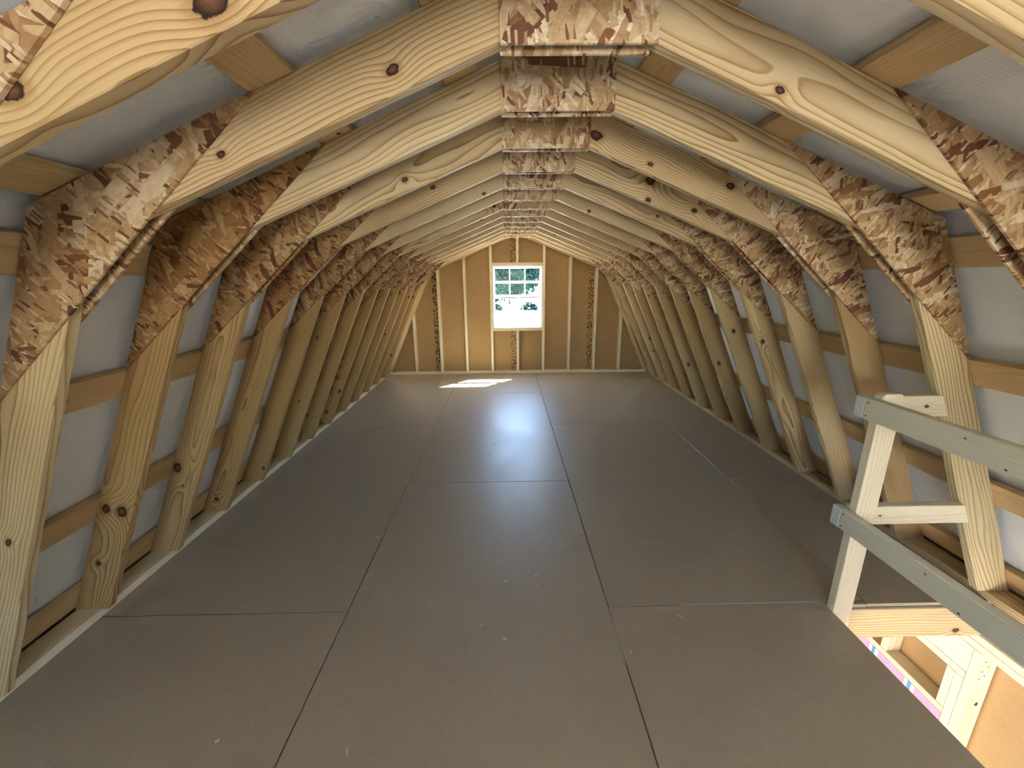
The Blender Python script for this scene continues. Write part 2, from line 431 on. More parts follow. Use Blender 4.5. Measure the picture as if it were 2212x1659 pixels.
# ------------------------------------------------------------------ sole plates
def plate(label, c0, c1, axis, **kw):
    return tag(board('sole_plate', c0, c1, axis, PINE_PALE if kw.pop('pale', False) else PINE, None, 0.002, **kw), label, 'plate')
plate('long pale sole plate along the left edge of the loft floor', (-2.186, -0.7, 0.0005), (-EDGE, 6.35, 0.038), 'y', pale=True, tone=0.2, seed=.2)
plate('long weathered sole plate along the right edge above the stairwell', (EDGE, -0.7, 0.0005), (2.186, 6.35, 0.038), 'y', tone=0.45, seed=.77)

# ------------------------------------------------------------------ roof trusses
def local_poly(pts, o, d):
    e = Vector((-d.y, d.x))
    return [((p - o).dot(d), (p - o).dot(e)) for p in pts]

def truss_meshes():
    out = {}
    for side in (1, -1):
        m = lambda v: Vector((v.x * side, v.y))
        d = (m(KNEE) - m(RIDGE)).normalized()
        gap = 0.0008 * side
        out['rafter', side] = (prism_mesh('rafter', local_poly([m(RIDGE) + Vector((gap, 0)), m(KNEE), m(KNEE_IN), m(RIDGE_IN) + Vector((gap, 0))], m(RIDGE), d), TH, 0.0025), m(RIDGE), d)
        d = (m(KNEE) - m(FOOT)).normalized()
        out['leg', side] = (prism_mesh('leg', local_poly([m(FOOT), m(KNEE) - d * 0.001, m(KNEE_IN) - d * 0.001, m(FOOT_IN)], m(FOOT), d), TH, 0.0025), m(FOOT), d)
        tip = RIDGE + ua * 0.865; low = FOOT + ul * 1.242
        d2 = (m(low) - m(tip)).normalized()
        i1, i2 = na * 0.004, nl * 0.004
        out['gusset', side] = (prism_mesh('knee_gusset', local_poly([m(tip + i1), m(KNEE + i1 + i2), m(low + i2)], m(tip), d2), GT, 0.0012), m(tip), d2)
    gw, gb = 0.193, 2.046
    top = RIDGE.y - ua.y / ua.x * 0 - 0.004
    ys = RIDGE.y + (ua.y / ua.x) * gw - 0.004
    out['ridge', 0] = (prism_mesh('ridge_gusset', local_poly([Vector((-gw, gb)), Vector((gw, gb)), Vector((gw, ys)), Vector((0, top)), Vector((-gw, ys))], Vector((0, 2.12)), Vector((1, 0))), GT, 0.0012), Vector((0, 2.12)), Vector((1, 0)))
    return out
TM = truss_meshes()

def place(name, key, y, mat, parent):
    me, o, d = TM[key]
    M = frame((o.x, y, o.y), (d.x, 0, d.y), (-d.y, 0, d.x))
    ob = add(name, me, mat, parent, M)
    return ob

KNOTS = {
    (-2, -1, 'rafter'): [(0.723, 0.101, 0.022), (1.079, 0.084, 0.016)],
    (-1, -1, 'rafter'): [(0.529, 0.090, 0.013), (1.02, 0.092, 0.009)],
    (-1, -1, 'leg'): [(0.747, -0.077, 0.010)],
    (0, -1, 'leg'): [(0.585, -0.036, 0.017), (0.600, -0.100, 0.020), (0.297, -0.054, 0.010)],
    (1, -1, 'leg'): [(0.574, -0.026, 0.020), (0.48, -0.075, 0.006)],
    (2, -1, 'leg'): [(0.124, -0.061, 0.012)],
    (-1, 1, 'rafter'): [(0.598, -0.113, 0.010)],
    (0, 1, 'rafter'): [],
    (0, -1, 'rafter'): [],
    (1, 1, 'rafter'): [(0.271, -0.087, 0.021), (0.921, -0.048, 0.015), (0.543, -0.102, 0.010)],
    (2, 1, 'rafter'): [(0.666, -0.032, 0.022), (0.698, -0.123, 0.012), (0.96, -0.078, 0.012)],
    (2, -1, 'rafter'): [(0.643, 0.07, 0.010)],
    (3, -1, 'rafter'): [(0.39, 0.125, 0.009)],
    (4, 1, 'rafter'): [(0.524, -0.125, 0.010)],
    (3, 1, 'leg'): [(1.158, 0.104, 0.012)],
    (4, 1, 'leg'): [(1.172, 0.081, 0.014)],
    (5, 1, 'leg'): [(0.798, 0.105, 0.014)],
    (0, 1, 'leg'): [],
}
PITHS = {  # (pith y, pith z, rings per metre)
    (-1, 1, 'rafter'): (-0.075, 0.045, 75), (0, 1, 'rafter'): (-0.07, 0.035, 80), (-1, -1, 'rafter'): (0.20, 0.06, 85),
    (0, -1, 'rafter'): (0.06, 0.04, 85), (-2, -1, 'rafter'): (0.24, 0.05, 78), (-2, 1, 'rafter'): (-0.07, 0.06, 80),
}
ORD = ['first', 'second', 'third', 'fourth', 'fifth', 'sixth', 'seventh', 'eighth', 'ninth', 'tenth', 'eleventh', 'twelfth', 'thirteenth', 'fourteenth']
LABELS = {
    -2: 'nearest roof truss, cut off by the top corners of the photo, wide cream rafters',
    -1: 'second nearest roof truss, its ridge plate cut by the top edge, knot in left rafter',
    0: 'third nearest roof truss, its right leg joined by the blocks of the stair railing',
    1: 'fourth nearest roof truss, with a dark knot beside its ridge plate',
}
for k in range(-2, 12):
    y = Y0 + k * S
    T = tag(empty('roof_truss', (0, y, 0)), LABELS.get(k, 'gambrel roof truss with strand board plates, %s from the window wall' % ORD[11 - k]), 'truss', 'gambrel roof trusses in a row')
    for side in (-1, 1):
        for part in ('rafter', 'leg'):
            key = (k, side, part)
            o = place(part, (part, side), y + GT, PINE if part == 'rafter' else PINE, T)
            L = 1.54 if part == 'rafter' else 1.83
            kn = KNOTS.get(key)
            if kn is None:
                sg = (1 if side == -1 else -1) * (1 if part == 'rafter' else -1)
                kn = [(random.uniform(0.15, L - 0.2), sg * random.uniform(0.02, 0.12), random.uniform(0.006, 0.015)) for _ in range(random.choice((0, 1, 1, 2, 2)))]
            pi = PITHS.get(key)
            if part == 'rafter': tone = {(-2, -1): 0.6, (-1, -1): 0.3, (-2, 1): 0.2}.get((k, side), random.uniform(0.0, 0.3))
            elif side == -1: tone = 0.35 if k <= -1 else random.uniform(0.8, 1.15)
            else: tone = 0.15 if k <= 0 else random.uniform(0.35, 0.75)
            wood_props(o, seed=random.random(), pith=pi, knots=kn, tone=tone, stain={(1, 1): .35, (2, 1): .95, (3, 1): .4, (5, 1): .4, (4, 1): .3}.get((k, side), .05) if part == 'leg' else random.choice((0, 0, .1, .25)))
    for dy in (0.0, GT + TH):
        for side in (-1, 1):
            g = place('knee_gusset', ('gusset', side), y + dy, OSB, T); g['seed'] = random.random(); g['tone'] = (random.uniform(0.75, 1.1) if k > -1 else 0.55) if side == -1 else random.uniform(0.1, 0.5)  # left plates browner: the dimmer light on that side is put into tone
        g = place('ridge_gusset', ('ridge', 0), y + dy, OSB, T); g['seed'] = random.random(); g['tone'] = random.uniform(0.05, 0.25)

# ------------------------------------------------------------------ purlins and girts on the outside of the trusses
GTH = 0.028; GWD = 0.118
Y_A, Y_B = FRONT_Y + 0.05, 6.46
def strip(name, label, cat, p2, d2, n2, group, mat=PINE_GOLD):
    """board along y, centred at p2 on the outer truss line; d2 along the slope, n2 outward"""
    o3 = (p2.x + n2.x * (GTH + 0.0005), (Y_A + Y_B) / 2, p2.y + n2.y * (GTH + 0.0005))
    M = frame(o3, (0, 1, 0), (d2.x, 0, d2.y))
    L = Y_B - Y_A
    me = prism_mesh(name, [(-L / 2, -GWD / 2), (L / 2, -GWD / 2), (L / 2, GWD / 2), (-L / 2, GWD / 2)], GTH, 0.0015)
    # local z must point along outward normal with front at z = 0
    ez = Vector((0, 1, 0)).cross(Vector((d2.x, 0, d2.y)))
    if ez.dot(Vector((n2.x, 0, n2.y))) < 0:
        for v in me.vertices: v.co.z += GTH
    o = add(name, me, mat, None, M)
    wood_props(o, knots=[(random.uniform(-3, -1.2), random.uniform(-.04, .04), .008), (random.uniform(-2.2, 0), random.uniform(-.04, .04), .007), (random.uniform(-1, 2), random.uniform(-.04, .04), .008)], tone=random.uniform(0.1, 0.4))
    return tag(o, label, cat, group)
for side, sname in ((-1, 'left'), (1, 'right')):
    m = lambda v: Vector((v.x * side, v.y))
    for zc, desc in ((1.572, 'just below the knee of the'), (1.107, 'at mid height behind the'), (0.552, 'low behind the'), (0.104, 'just above the sole plate behind the')):
        p = FOOT + ul * ((zc - FOOT.y) / ul.y)
        strip('girt', 'golden horizontal girt board %s %s truss legs' % (desc, sname), 'girt', m(p), m(ul), m(-nl), 'girt boards behind the truss legs')
    for xc, desc in ((1.335, 'nearest the knee above the'), (0.76, 'halfway up above the'), (0.325, 'nearest the ridge above the')):
        p = RIDGE + ua * (xc / ua.x)
        strip('purlin', 'golden purlin board %s %s rafters' % (desc, sname), 'purlin', m(p), m(ua), m(-na), 'purlin boards above the rafters')

# ------------------------------------------------------------------ white bubble insulation lining (the sloping walls and ceiling)
def lining(name, label, line, out, y0, y1):
    """sheet following the 2-D line, gently billowing between the boards, 8 mm thick"""
    bm = bmesh.new(); NY = 96; rows = []
    pts = []
    for (a, b), nn in zip(zip(line, line[1:]), out):
        st = 14
        for i in range(st + (1 if b is line[-1] else 0)):
            pts.append((a + (b - a) * (i / st), nn))
    for layer in (0.0, 0.008):
        grid = []
        for j in range(NY + 1):
            y = y0 + (y1 - y0) * j / NY
            row = []
            for i, (p, nn) in enumerate(pts):
                w = 0.0015 * math.sin(y * 7.7 + i * 0.9) + 0.0015 * math.sin(y * 3.1 - i * 0.5)
                q = p + nn * (0.006 + w + layer)
                row.append(bm.verts.new((q.x, y, q.y)))
            grid.append(row)
        rows.append(grid)
    for gi, grid in enumerate(rows):
        for j in range(NY):
            for i in range(len(pts) - 1):
                f = (grid[j][i], grid[j][i + 1], grid[j + 1][i + 1], grid[j + 1][i])
                bm.faces.new(f)
    for j in range(NY):
        for i in (0, len(pts) - 1):
            bm.faces.new((rows[0][j][i], rows[0][j + 1][i], rows[1][j + 1][i], rows[1][j][i]))
    for j in (0, NY):
        for i in range(len(pts) - 1):
            bm.faces.new((rows[0][j][i], rows[0][j][i + 1], rows[1][j][i + 1], rows[1][j][i]))
    bmesh.ops.recalc_face_normals(bm, faces=bm.faces[:])
    me = bpy.data.meshes.new(name); bm.to_mesh(me); bm.free()
    for p in me.polygons: p.use_smooth = True
    o = add(name, me, FOAM); return tag(o, label, kind='structure')
OFF = GTH + 0.004
def off_line(side):
    m = lambda v: Vector((v.x * side, v.y))
    r = line_x(RIDGE - na * OFF, ua, Vector((0, 0)), Vector((0, 1)))
    k = line_x(RIDGE - na * OFF, ua, FOOT - nl * OFF, ul)
    f = line_x(FOOT - nl * OFF, ul, Vector((0, -0.03)), Vector((1, 0)))
    return m(r), m(k), m(f), m(-na), m(-nl)
rL, kL, fL, naL, nlL = off_line(-1); rR, kR, fR, naR, nlR = off_line(1)
lining('wall_left', 'white bubble insulation behind the left truss legs', [kL + (kL - fL).normalized() * 0.04, fL + (fL - kL).normalized() * 0.06], [nlL], FRONT_Y, 6.49)
lining('wall_right', 'white bubble insulation behind the right truss legs', [kR + (kR - fR).normalized() * 0.04, fR + (fR - kR).normalized() * 0.06], [nlR], FRONT_Y, 6.49)
lining('ceiling', 'white bubble insulation above the rafters', [kL + (kL - rL).normalized() * 0.05, rL, kR + (kR - rR).normalized() * 0.05], [naL, naR], FRONT_Y, 6.49)

for i_, sd_ in enumerate((-1, 1)):  # unseen boards added at the eaves to stop sun leaking in
    tag(board('leak_blocker_%d' % (i_ + 1), (sd_ * 2.204, FRONT_Y, -0.075), (sd_ * 2.33, 6.49, -0.055), 'y', PINE, None, 0), 'added light-blocking board outside the %s wall' % ('left', 'right')[i_], kind='structure')

# ------------------------------------------------------------------ back wall
wall_back = tag(empty('wall_back', (0, WALL_Y, 0)), 'gable end wall with pine studs over tan fibre sheathing around a small window', kind='structure')
def prof_z(x):
    x = abs(x)
    return RIDGE.y + ua.y / ua.x * x if x < KNEE.x else KNEE.y + (x - KNEE.x) * (ul.y / ul.x)
def in_z(x):
    x = abs(x)
    return RIDGE_IN.y + ua.y / ua.x * x if x < KNEE_IN.x else KNEE_IN.y + (x - KNEE_IN.x) * (ul.y / ul.x)
WX, WZ0, WZ1 = 0.3874, 0.722, 1.682
SHY = WALL_Y + 0.0895
def sheet(x0, x1, z0f, ztop, name='panel', mat=SHEATH, y0=SHY, t=0.013):
    n = 10; xs = [x0 + (x1 - x0) * i / n for i in range(n + 1)]
    for kx in (-KNEE.x, 0.0, KNEE.x):
        if x0 < kx < x1: xs.append(kx)
    xs.sort()
    poly = [(x0, z0f), (x1, z0f)] + [(x, ztop(x)) for x in reversed(xs)]
    me = prism_mesh(name, poly, t, 0)
    return add(name, me, mat, wall_back, frame((0, y0, 0), (1, 0, 0), (0, 0, 1)))
g = 0.0003
joints = [-2.19, -1.2392, -0.02, 1.1992, 2.19]
PRW = 0.085; PX = (-1.2392, -0.02, 1.1992)
tops = lambda x: prof_z(x) + 0.02
# sheathing sheets: full ones left and right, the two middle ones notched round the window
sheet(-2.18, joints[1] - g - PRW, 0.0, tops)
sheet(joints[1] + g, -WX - 0.012, 0.0, tops); sheet(-WX - 0.012, joints[2] - g - PRW, 0.0, lambda x: WZ0 - 0.01); sheet(-WX - 0.012, joints[2] - g - PRW, WZ1 + 0.01, tops)
sheet(joints[2] + g, WX + 0.012, 0.0, lambda x: WZ0 - 0.01); sheet(joints[2] + g, WX + 0.012, WZ1 + 0.01, tops); sheet(WX + 0.012, joints[3] - g - PRW, 0.0, tops)
sheet(joints[3] + g, 2.18, 0.0, tops)
for px, tn in zip(PX, (1.0, 0.75, 0.85)):
    if abs(px) < 0.3:
        for z0, tp in ((0.0, lambda x: WZ0 - 0.01), (WZ1 + 0.01, tops)):
            o = sheet(px - g - PRW, px - g, z0, tp, 'printed_panel_edge', PRINT); o['tone'] = tn
    else:
        o = sheet(px - g - PRW, px - g, 0.0, tops, 'printed_panel_edge', PRINT); o['tone'] = tn
# filler behind the sheet joints
board('backing', (-2.15, SHY + 0.014, 0.0), (2.15, SHY + 0.02, 0.70), 'x', SHEATH, wall_back, 0)
bot = board('bottom_plate', (-2.06, WALL_Y, 0.0005), (2.06, WALL_Y + 0.089, 0.038), 'x', PINE_PALE, wall_back, 0.002, tone=0.15)
def stud(x, z0, z1=None, slope=True, name='stud'):
    h = TH / 2
    if z1 is None: pts = [(z0, -h), (in_z(x - h) - 0.002, -h), (in_z(x + h) - 0.002, h), (z0, h)]
    else: pts = [(z0, -h), (z1, -h), (z1, h), (z0, h)]
    # local x = world z, local y = world x  -> local z = z cross x = +y (front must face -y)
    me = prism_mesh(name, pts, 0.089, 0.002)
    M = frame((x, WALL_Y + 0.089, 0), (0, 0, 1), (1, 0, 0))
    o = add(name, me, PINE_PALE, wall_back, M)
    return wood_props(o, pith=(random.uniform(-.06, .06), random.uniform(.02, .08), random.uniform(90, 140)), tone=random.uniform(0.05, 0.3))
for i in range(9):
    x = (i - 4) * S
    if i == 4:
        stud(x, 0.0385, WZ0 - 0.0365); stud(x, WZ1 + 0.0385)
    else:
        stud(x, 0.0385)
for z in (WZ0 - 0.036, WZ1 + 0.0005):
    board('window_header' if z > 1 else 'window_sill_plate', (-S + 0.0195, WALL_Y, z), (S - 0.0195, WALL_Y + 0.089, z + 0.0355), 'x', PINE_PALE, wall_back, 0.0015, wide='y', tone=0.3)
for side in (-1, 1):
    for part, key in (('gable_rafter', ('rafter', side)), ('gable_leg', ('leg', side))):
        o = place(part, key, WALL_Y + 0.001, PINE, wall_back)
        wood_props(o, tone=random.uniform(0.1, 0.4), knots=[(random.uniform(.3, 1.2), (0.07 if side == -1 else -0.07) * (1 if part == 'gable_rafter' else -1), .010)])
        o2 = place('gable_backing', key, WALL_Y + 0.0475, PINE, wall_back); wood_props(o2)

# ------------------------------------------------------------------ window
win = tag(empty('window_1', (0, WALL_Y + 0.05, WZ0)), 'small white vinyl sash window with six divided upper panes', kind='structure')
WY0, WY1 = WALL_Y + 0.004, WALL_Y + 0.10
def wbox(name, x0, x1, y0, y1, z0, z1, axis, mat=VINYL, parent=win):
    o = board(name, (x0, y0, z0), (x1, y1, z1), axis, mat, parent, 0.002); return o
e = 0.0006
FW = 0.020
wbox('frame', -WX + e, -WX + FW, WY0, WY1, WZ0 + e, WZ1 - e, 'z'); wbox('frame', WX - FW, WX - e, WY0, WY1, WZ0 + e, WZ1 - e, 'z')
wbox('frame', -WX + FW + e, WX - FW - e, WY0, WY1, WZ1 - FW - 0.004, WZ1 - e, 'x'); wbox('frame', -WX + FW + e, WX - FW - e, WY0, WY1, WZ0 + e, WZ0 + 0.018, 'x')
ix = WX - FW - 2 * e
# upper sash (outer track)
us = tag(empty('upper_sash', (0, WALL_Y + 0.075, 1.2)), None); us.parent = win; us.matrix_parent_inverse = Matrix.Identity(4); us.location = (0, 0.025, 1.2 - WZ0)
uy0, uy1 = WALL_Y + 0.062, WALL_Y + 0.088
uz0, uz1 = 1.19, WZ1 - FW - 0.005
SW = 0.020
wbox('stile', -ix, -ix + SW, uy0, uy1, uz0, uz1, 'z', VINYL, us); wbox('stile', ix - SW, ix, uy0, uy1, uz0, uz1, 'z', VINYL, us)
wbox('rail', -ix + SW, ix - SW, uy0, uy1, uz1 - 0.024, uz1, 'x', VINYL, us); wbox('rail', -ix + SW, ix - SW, uy0, uy1, uz0, uz0 + 0.048, 'x', VINYL, us)
gz0, gz1 = uz0 + 0.048, uz1 - 0.024; gzm = 1.43
for xm in (-0.118, 0.118): wbox('muntin', xm - 0.009, xm + 0.009, uy0 + 0.004, uy1 - 0.004, gz0, gz1, 'z', VINYL, us)
for xa, xb in ((-ix + SW, -0.127), (-0.109, 0.109), (0.127, ix - SW)): wbox('muntin', xa, xb, uy0 + 0.004, uy1 - 0.004, gzm - 0.018, gzm + 0.018, 'x', VINYL, us)
for xa, xb in ((-ix + SW, -0.127), (-0.109, 0.109), (0.127, ix - SW)):
    for za, zb in ((gz0, gzm - 0.018), (gzm + 0.018, gz1)):
        wbox('pane', xa, xb, (uy0 + uy1) / 2 - 0.0015, (uy0 + uy1) / 2 + 0.0015, za, zb, 'x', GLASS, us)
# lower sash (inner track)
ls = empty('lower_sash'); ls.parent = win; ls.matrix_parent_inverse = Matrix.Identity(4)
ly0, ly1 = WALL_Y + 0.030, WALL_Y + 0.058
lz0, lz1 = WZ0 + 0.0185, 1.215
wbox('stile', -ix, -ix + SW - 0.004, ly0, ly1, lz0, lz1, 'z', VINYL, ls); wbox('stile', ix - SW + 0.004, ix, ly0, ly1, lz0, lz1, 'z', VINYL, ls)
wbox('rail', -ix + SW - 0.004, ix - SW + 0.004, ly0, ly1, lz1 - 0.030, lz1, 'x', VINYL, ls); wbox('rail', -ix + SW - 0.004, ix - SW + 0.004, ly0, ly1, lz0, lz0 + 0.022, 'x', VINYL, ls)
wbox('pane', -ix + SW - 0.004, ix - SW + 0.004, (ly0 + ly1) / 2 - 0.0015, (ly0 + ly1) / 2 + 0.0015, lz0 + 0.022, lz1 - 0.030, 'x', GLASS, ls)
wbox('latch', -0.03, 0.03, ly0 - 0.012, ly0 + 0.004, lz1 - 0.010, lz1 + 0.008, 'x', VINYL, ls)
portal('window_portal', (0, WALL_Y + 0.125, (WZ0 + WZ1) / 2), (0, -1, 0), 0.76, 0.95)

# ------------------------------------------------------------------ stair guard rail
PX0, PX1, PY0, PY1 = HOLE_X + 0.001, HOLE_X + 0.0885, 1.505, 1.5435
post_me = prism_mesh('post', [(-0.235, -0.0437), (1.030, -0.0437), (1.040, -0.030), (1.040, 0.030), (1.030, 0.0437), (-0.235, 0.0437)], 0.038, 0.002)
rail_root = tag(empty('guard_rail', ((PX0 + PX1) / 2, PY0, 0)), 'stair guard rail with fresh pine post and two grey rails at the stairwell', 'railing')
# local x up, local y = +x world reversed so that local z faces the camera (-y)
post = add('post', post_me, PINE_PALE, rail_root, frame(((PX0 + PX1) / 2, PY0, 0), (0, 0, 1), (-1, 0, 0)))
wood_props(post, seed=.4, pith=(0.09, 0.05, 75), tone=0.05)
for i, (z0, z1) in enumerate(((0.9305, 1.0185), (0.4235, 0.5125))):
    rl = board('rail', (HOLE_X - 0.038, -1.2, z0), (HOLE_X + 0.0005, 1.5345, z1), 'y', PINE_GREY, rail_root, 0.003, seed=.2 + i * .5, pith=(0.1, 0.07, 90), knots=[(1.0, 0.02, 0.003), (0.88, -0.03, 0.003), (0.40, .01, .003)], tone=0.05)
    cap = board('pale_end', (HOLE_X - 0.0388, 1.535, z0 - 0.0005), (HOLE_X + 0.001, 1.581, z1 + 0.0005), 'y', WHITEWASH, rl, 0.003)
    for dz in (0.014, z1 - z0 - 0.02):
        board('nail', (HOLE_X - 0.0387, 1.518, z0 + dz), (HOLE_X - 0.0375, 1.524, z0 + dz + 0.006), 'y', NAIL, rl, 0.001)
for z0, z1 in ((0.930, 1.019), (0.427, 0.516)):
    xe = lambda z: FOOT_IN.x - (z - 0.038) * (-ul.x / ul.y) - 0.002
    me = prism_mesh('block', [(HOLE_X + 0.02, z0), (xe(z0), z0), (xe(z1), z1), (HOLE_X + 0.02, z1)], 0.038, 0.002)
    xc = HOLE_X + 0.2
    for v in me.vertices: v.co.x -= xc; v.co.y -= (z0 + z1) / 2
    o = add('block', me, PINE_PALE, rail_root, frame((xc, 1.5445, (z0 + z1) / 2), (1, 0, 0), (0, 0, 1)))
    wood_props(o, pith=(0.02, 0.06, 95), tone=0.12, knots=[(0.03, 0.0, 0.007)] if z0 > .5 else [(-0.05, 0.0, 0.004)])

# ------------------------------------------------------------------ lower storey seen through the stairwell
wl_ = tag(empty('wall_right_lower', (2.1, 1.5, LOW_Z)), 'brightly lit stud wall of the lower storey seen through the stairwell', kind='structure')
LX0, LX1 = 2.1, 2.189
def lower(name, y0, y1, z0, z1, axis, x0=LX0, x1=LX1, mat=PINE_PALE, **kw):
    return board(name, (x0, y0, z0), (x1, y1, z1), axis, mat, wl_, kw.pop('bevel', 0.002), **kw)
lower('rim_joist', FRONT_Y + .1, 6.45, -0.205, -0.031, 'y', 2.11, 2.149, tone=0.2)
lower('top_plate', FRONT_Y + .1, 6.45, -0.2495, -0.211, 'y', tone=0.05); lower('top_plate', FRONT_Y + .1, 6.45, -0.2895, -0.251, 'y', tone=0.12)
W2Y0, W2Y1, W2Z0, W2Z1 = 1.598, 2.40, -1.80, -0.765           # lower window
lower('header', 1.5585, 2.445, -0.439, -0.2915, 'y', knots=[(-0.2, -.02, .008), (-.3, .02, .006)], tone=0.0)
lower('header_plate', 1.5585, 2.445, -0.481, -0.441, 'y', tone=0.1)
ks = lower('stud', 1.519, 1.557, LOW_Z + .04, -0.2915, 'z', tone=0.1, knots=[(.85, .01, .009)])
for nx, nz in ((2.125, -.335), (2.145, -.365), (2.122, -.395), (2.16, -.335), (2.14, -.42), (2.12, -.44)):
    board('nail', (nx, 1.5178, nz), (nx + .005, 1.5195, nz + .005), 'x', NAIL, ks, 0.001)
lower('stud', 1.5585, 1.5965, LOW_Z + .04, -0.483, 'z', tone=0.1, knots=[(.75, .01, .006)])
lower('cripple_stud', 1.598, 1.636, -0.7235, -0.483, 'z', tone=0.1)
lower('stud', 2.407, 2.445, LOW_Z + .04, -0.483, 'z', tone=0.2)
lower('cripple_stud', 1.93, 1.968, -0.7235, -0.483, 'z', tone=0.3)
lower('window_head', 1.598, 2.405, -0.762, -0.725, 'y', tone=0.3)
lower('window_sill', 1.598, 2.405, -1.84, -1.803, 'y', tone=0.3)
for y in (2.9, 3.3, 0.95, 0.54, 0.13, -0.28): lower('stud', y, y + 0.038, LOW_Z + .04, -0.2915, 'z')
# sheathing with the window opening and a second opening farther forward, added to brighten the lower storey
L2Y0, L2Y1 = -1.9, -1.55
def lsheet(y0, y1, z0, z1): lower('panel', y0, y1, z0, z1, 'z', LX1 + 0.001, LX1 + 0.014, SHEATH, bevel=0)
lsheet(W2Y1, 6.48, LOW_Z, 0.02); lsheet(W2Y0, W2Y1, W2Z1, 0.02); lsheet(W2Y0, W2Y1, LOW_Z, W2Z0); lsheet(L2Y1, W2Y0, LOW_Z, 0.02)
lsheet(L2Y0, L2Y1, -0.45, 0.02); lsheet(L2Y0, L2Y1, LOW_Z, -1.9); lsheet(FRONT_Y, L2Y0, LOW_Z, 0.02)
win2 = tag(empty('window_2', (2.14, 2.0, W2Z0)), 'lower storey window frame still covered in pink film', kind='structure')
def w2(name, y0, y1, z0, z1, axis, mat=VINYL, x0=2.103, x1=2.17, par=win2): return board(name, (x0, y0, z0), (x1, y1, z1), axis, mat, par, 0.002)
hf = w2('frame', 1.599, 2.40, -0.835, -0.7655, 'y', PINK)
w2('frame', 1.599, 1.64, W2Z0, -0.8355, 'z', PINK); w2('frame', 2.36, 2.40, W2Z0, -0.8355, 'z', PINK); w2('frame', 1.6405, 2.3595, W2Z0, W2Z0 + 0.04, 'y', PINK)
w2('pane', 1.6405, 2.3595, W2Z0 + 0.041, -0.836, 'z', GLASS, 2.135, 2.139)
for yc in (2.0, 1.77):
    for dy, mt in ((-0.020, WHITE), (0.0, BLUE), (0.020, WHITE)):
        w2('film_stripe', yc + dy - 0.009, yc + dy + 0.009, -0.834, -0.767, 'z', mt, 2.1015, 2.1028, hf)
portal('lower_window_portal', (2.20, 2.0, -1.3), (-1, 0, 0), 0.75, 0.95)
portal('added_right_opening_portal', (2.21, (L2Y0 + L2Y1) / 2, -1.175), (-1, 0, 0), L2Y1 - L2Y0, 1.45)

# plain shell of the rest of the lower storey and the front wall behind the camera
def shell(name, label, c0, c1, axis, mat=SHEATH):
    return tag(board(name, c0, c1, axis, mat, None, 0), label, kind='structure')
shell('floor_lower', 'bare plywood floor of the lower storey', (-2.2, FRONT_Y, LOW_Z - 0.05), (2.2, 6.48, LOW_Z), 'y', LOWER_FLOOR)
shell('wall_back_lower', 'tan end wall of the lower storey below the window', (-2.2, 6.467, LOW_Z), (2.2, 6.48, -0.035), 'x')
# left lower wall with an unseen opening added to let daylight in
DY0, DY1, DZ1 = 1.6, 2.5, -0.60
wll = tag(empty('wall_left_lower', (-2.19, 0, LOW_Z)), 'tan left wall of the lower storey with an opening added for daylight', kind='structure')
for c0, c1 in (((-2.203, DY1, LOW_Z), (-2.19, 6.467, 0.02)), ((-2.203, DY0, DZ1), (-2.19, DY1, 0.02)), ((-2.203, FRONT_Y, LOW_Z), (-2.19, DY0, 0.02))):
    board('panel', c0, c1, 'y', SHEATH, wll, 0)
portal('added_left_opening_portal', (-2.215, (DY0 + DY1) / 2, (LOW_Z + DZ1) / 2), (1, 0, 0), DY1 - DY0, DZ1 - LOW_Z)
# front wall: sheathing round unseen lower and upper openings, added and sized to light the loft
wf = tag(empty('wall_front', (0, FRONT_Y, LOW_Z)), 'front wall behind the camera with two openings added for daylight', kind='structure')
FDX, FDZ, FWX, FWZ0, FWZ1 = 0.9, -0.55, 0.60, 0.65, 1.75
def fsheet(poly): 
    me = prism_mesh('panel', poly, 0.013, 0); add('panel', me, SHEATH, wf, frame((0, FRONT_Y, 0), (1, 0, 0), (0, 0, 1)))
fsheet([(-2.2, LOW_Z), (-FDX, LOW_Z), (-FDX, FDZ), (-2.2, FDZ)]); fsheet([(FDX, LOW_Z), (2.2, LOW_Z), (2.2, FDZ), (FDX, FDZ)])
fsheet([(-2.2, FDZ), (2.2, FDZ), (2.2, FWZ0 - .2), (2.1, FWZ0), (-2.1, FWZ0), (-2.2, FWZ0 - .2)])
xk = lambda z: (KNEE.x + 0.03) + (KNEE.y - z) * (-ul.x / ul.y) if z < KNEE.y else (RIDGE.y + 0.03 - z) / (-ua.y / ua.x)
for sd_ in (-1, 1):
    fsheet([(sd_ * FWX, FWZ0), (sd_ * xk(FWZ0), FWZ0), (sd_ * xk(KNEE.y), KNEE.y), (sd_ * FWX, KNEE.y)])
FA = RIDGE.y - 0.405 * (FWX - 0.0)
fsheet([(-FWX, FWZ1), (FWX, FWZ1), (FWX, FWZ1 + 0.001), (FWX, RIDGE.y - .27), (0, RIDGE.y + 0.04), (-FWX, RIDGE.y - .27), (-FWX, FWZ1 + 0.001)])
for sd_ in (-1, 1): fsheet([(sd_ * FWX, KNEE.y), (sd_ * xk(KNEE.y), KNEE.y), (sd_ * FWX, RIDGE.y - .27)])
portal('added_upper_opening_portal', (0, FRONT_Y - 0.03, (FWZ0 + FWZ1) / 2), (0, 1, 0), 2 * FWX, FWZ1 - FWZ0)
portal('added_lower_opening_portal', (0, FRONT_Y - 0.03, (LOW_Z + FDZ) / 2), (0, 1, 0), 2 * FDX, FDZ - LOW_Z)

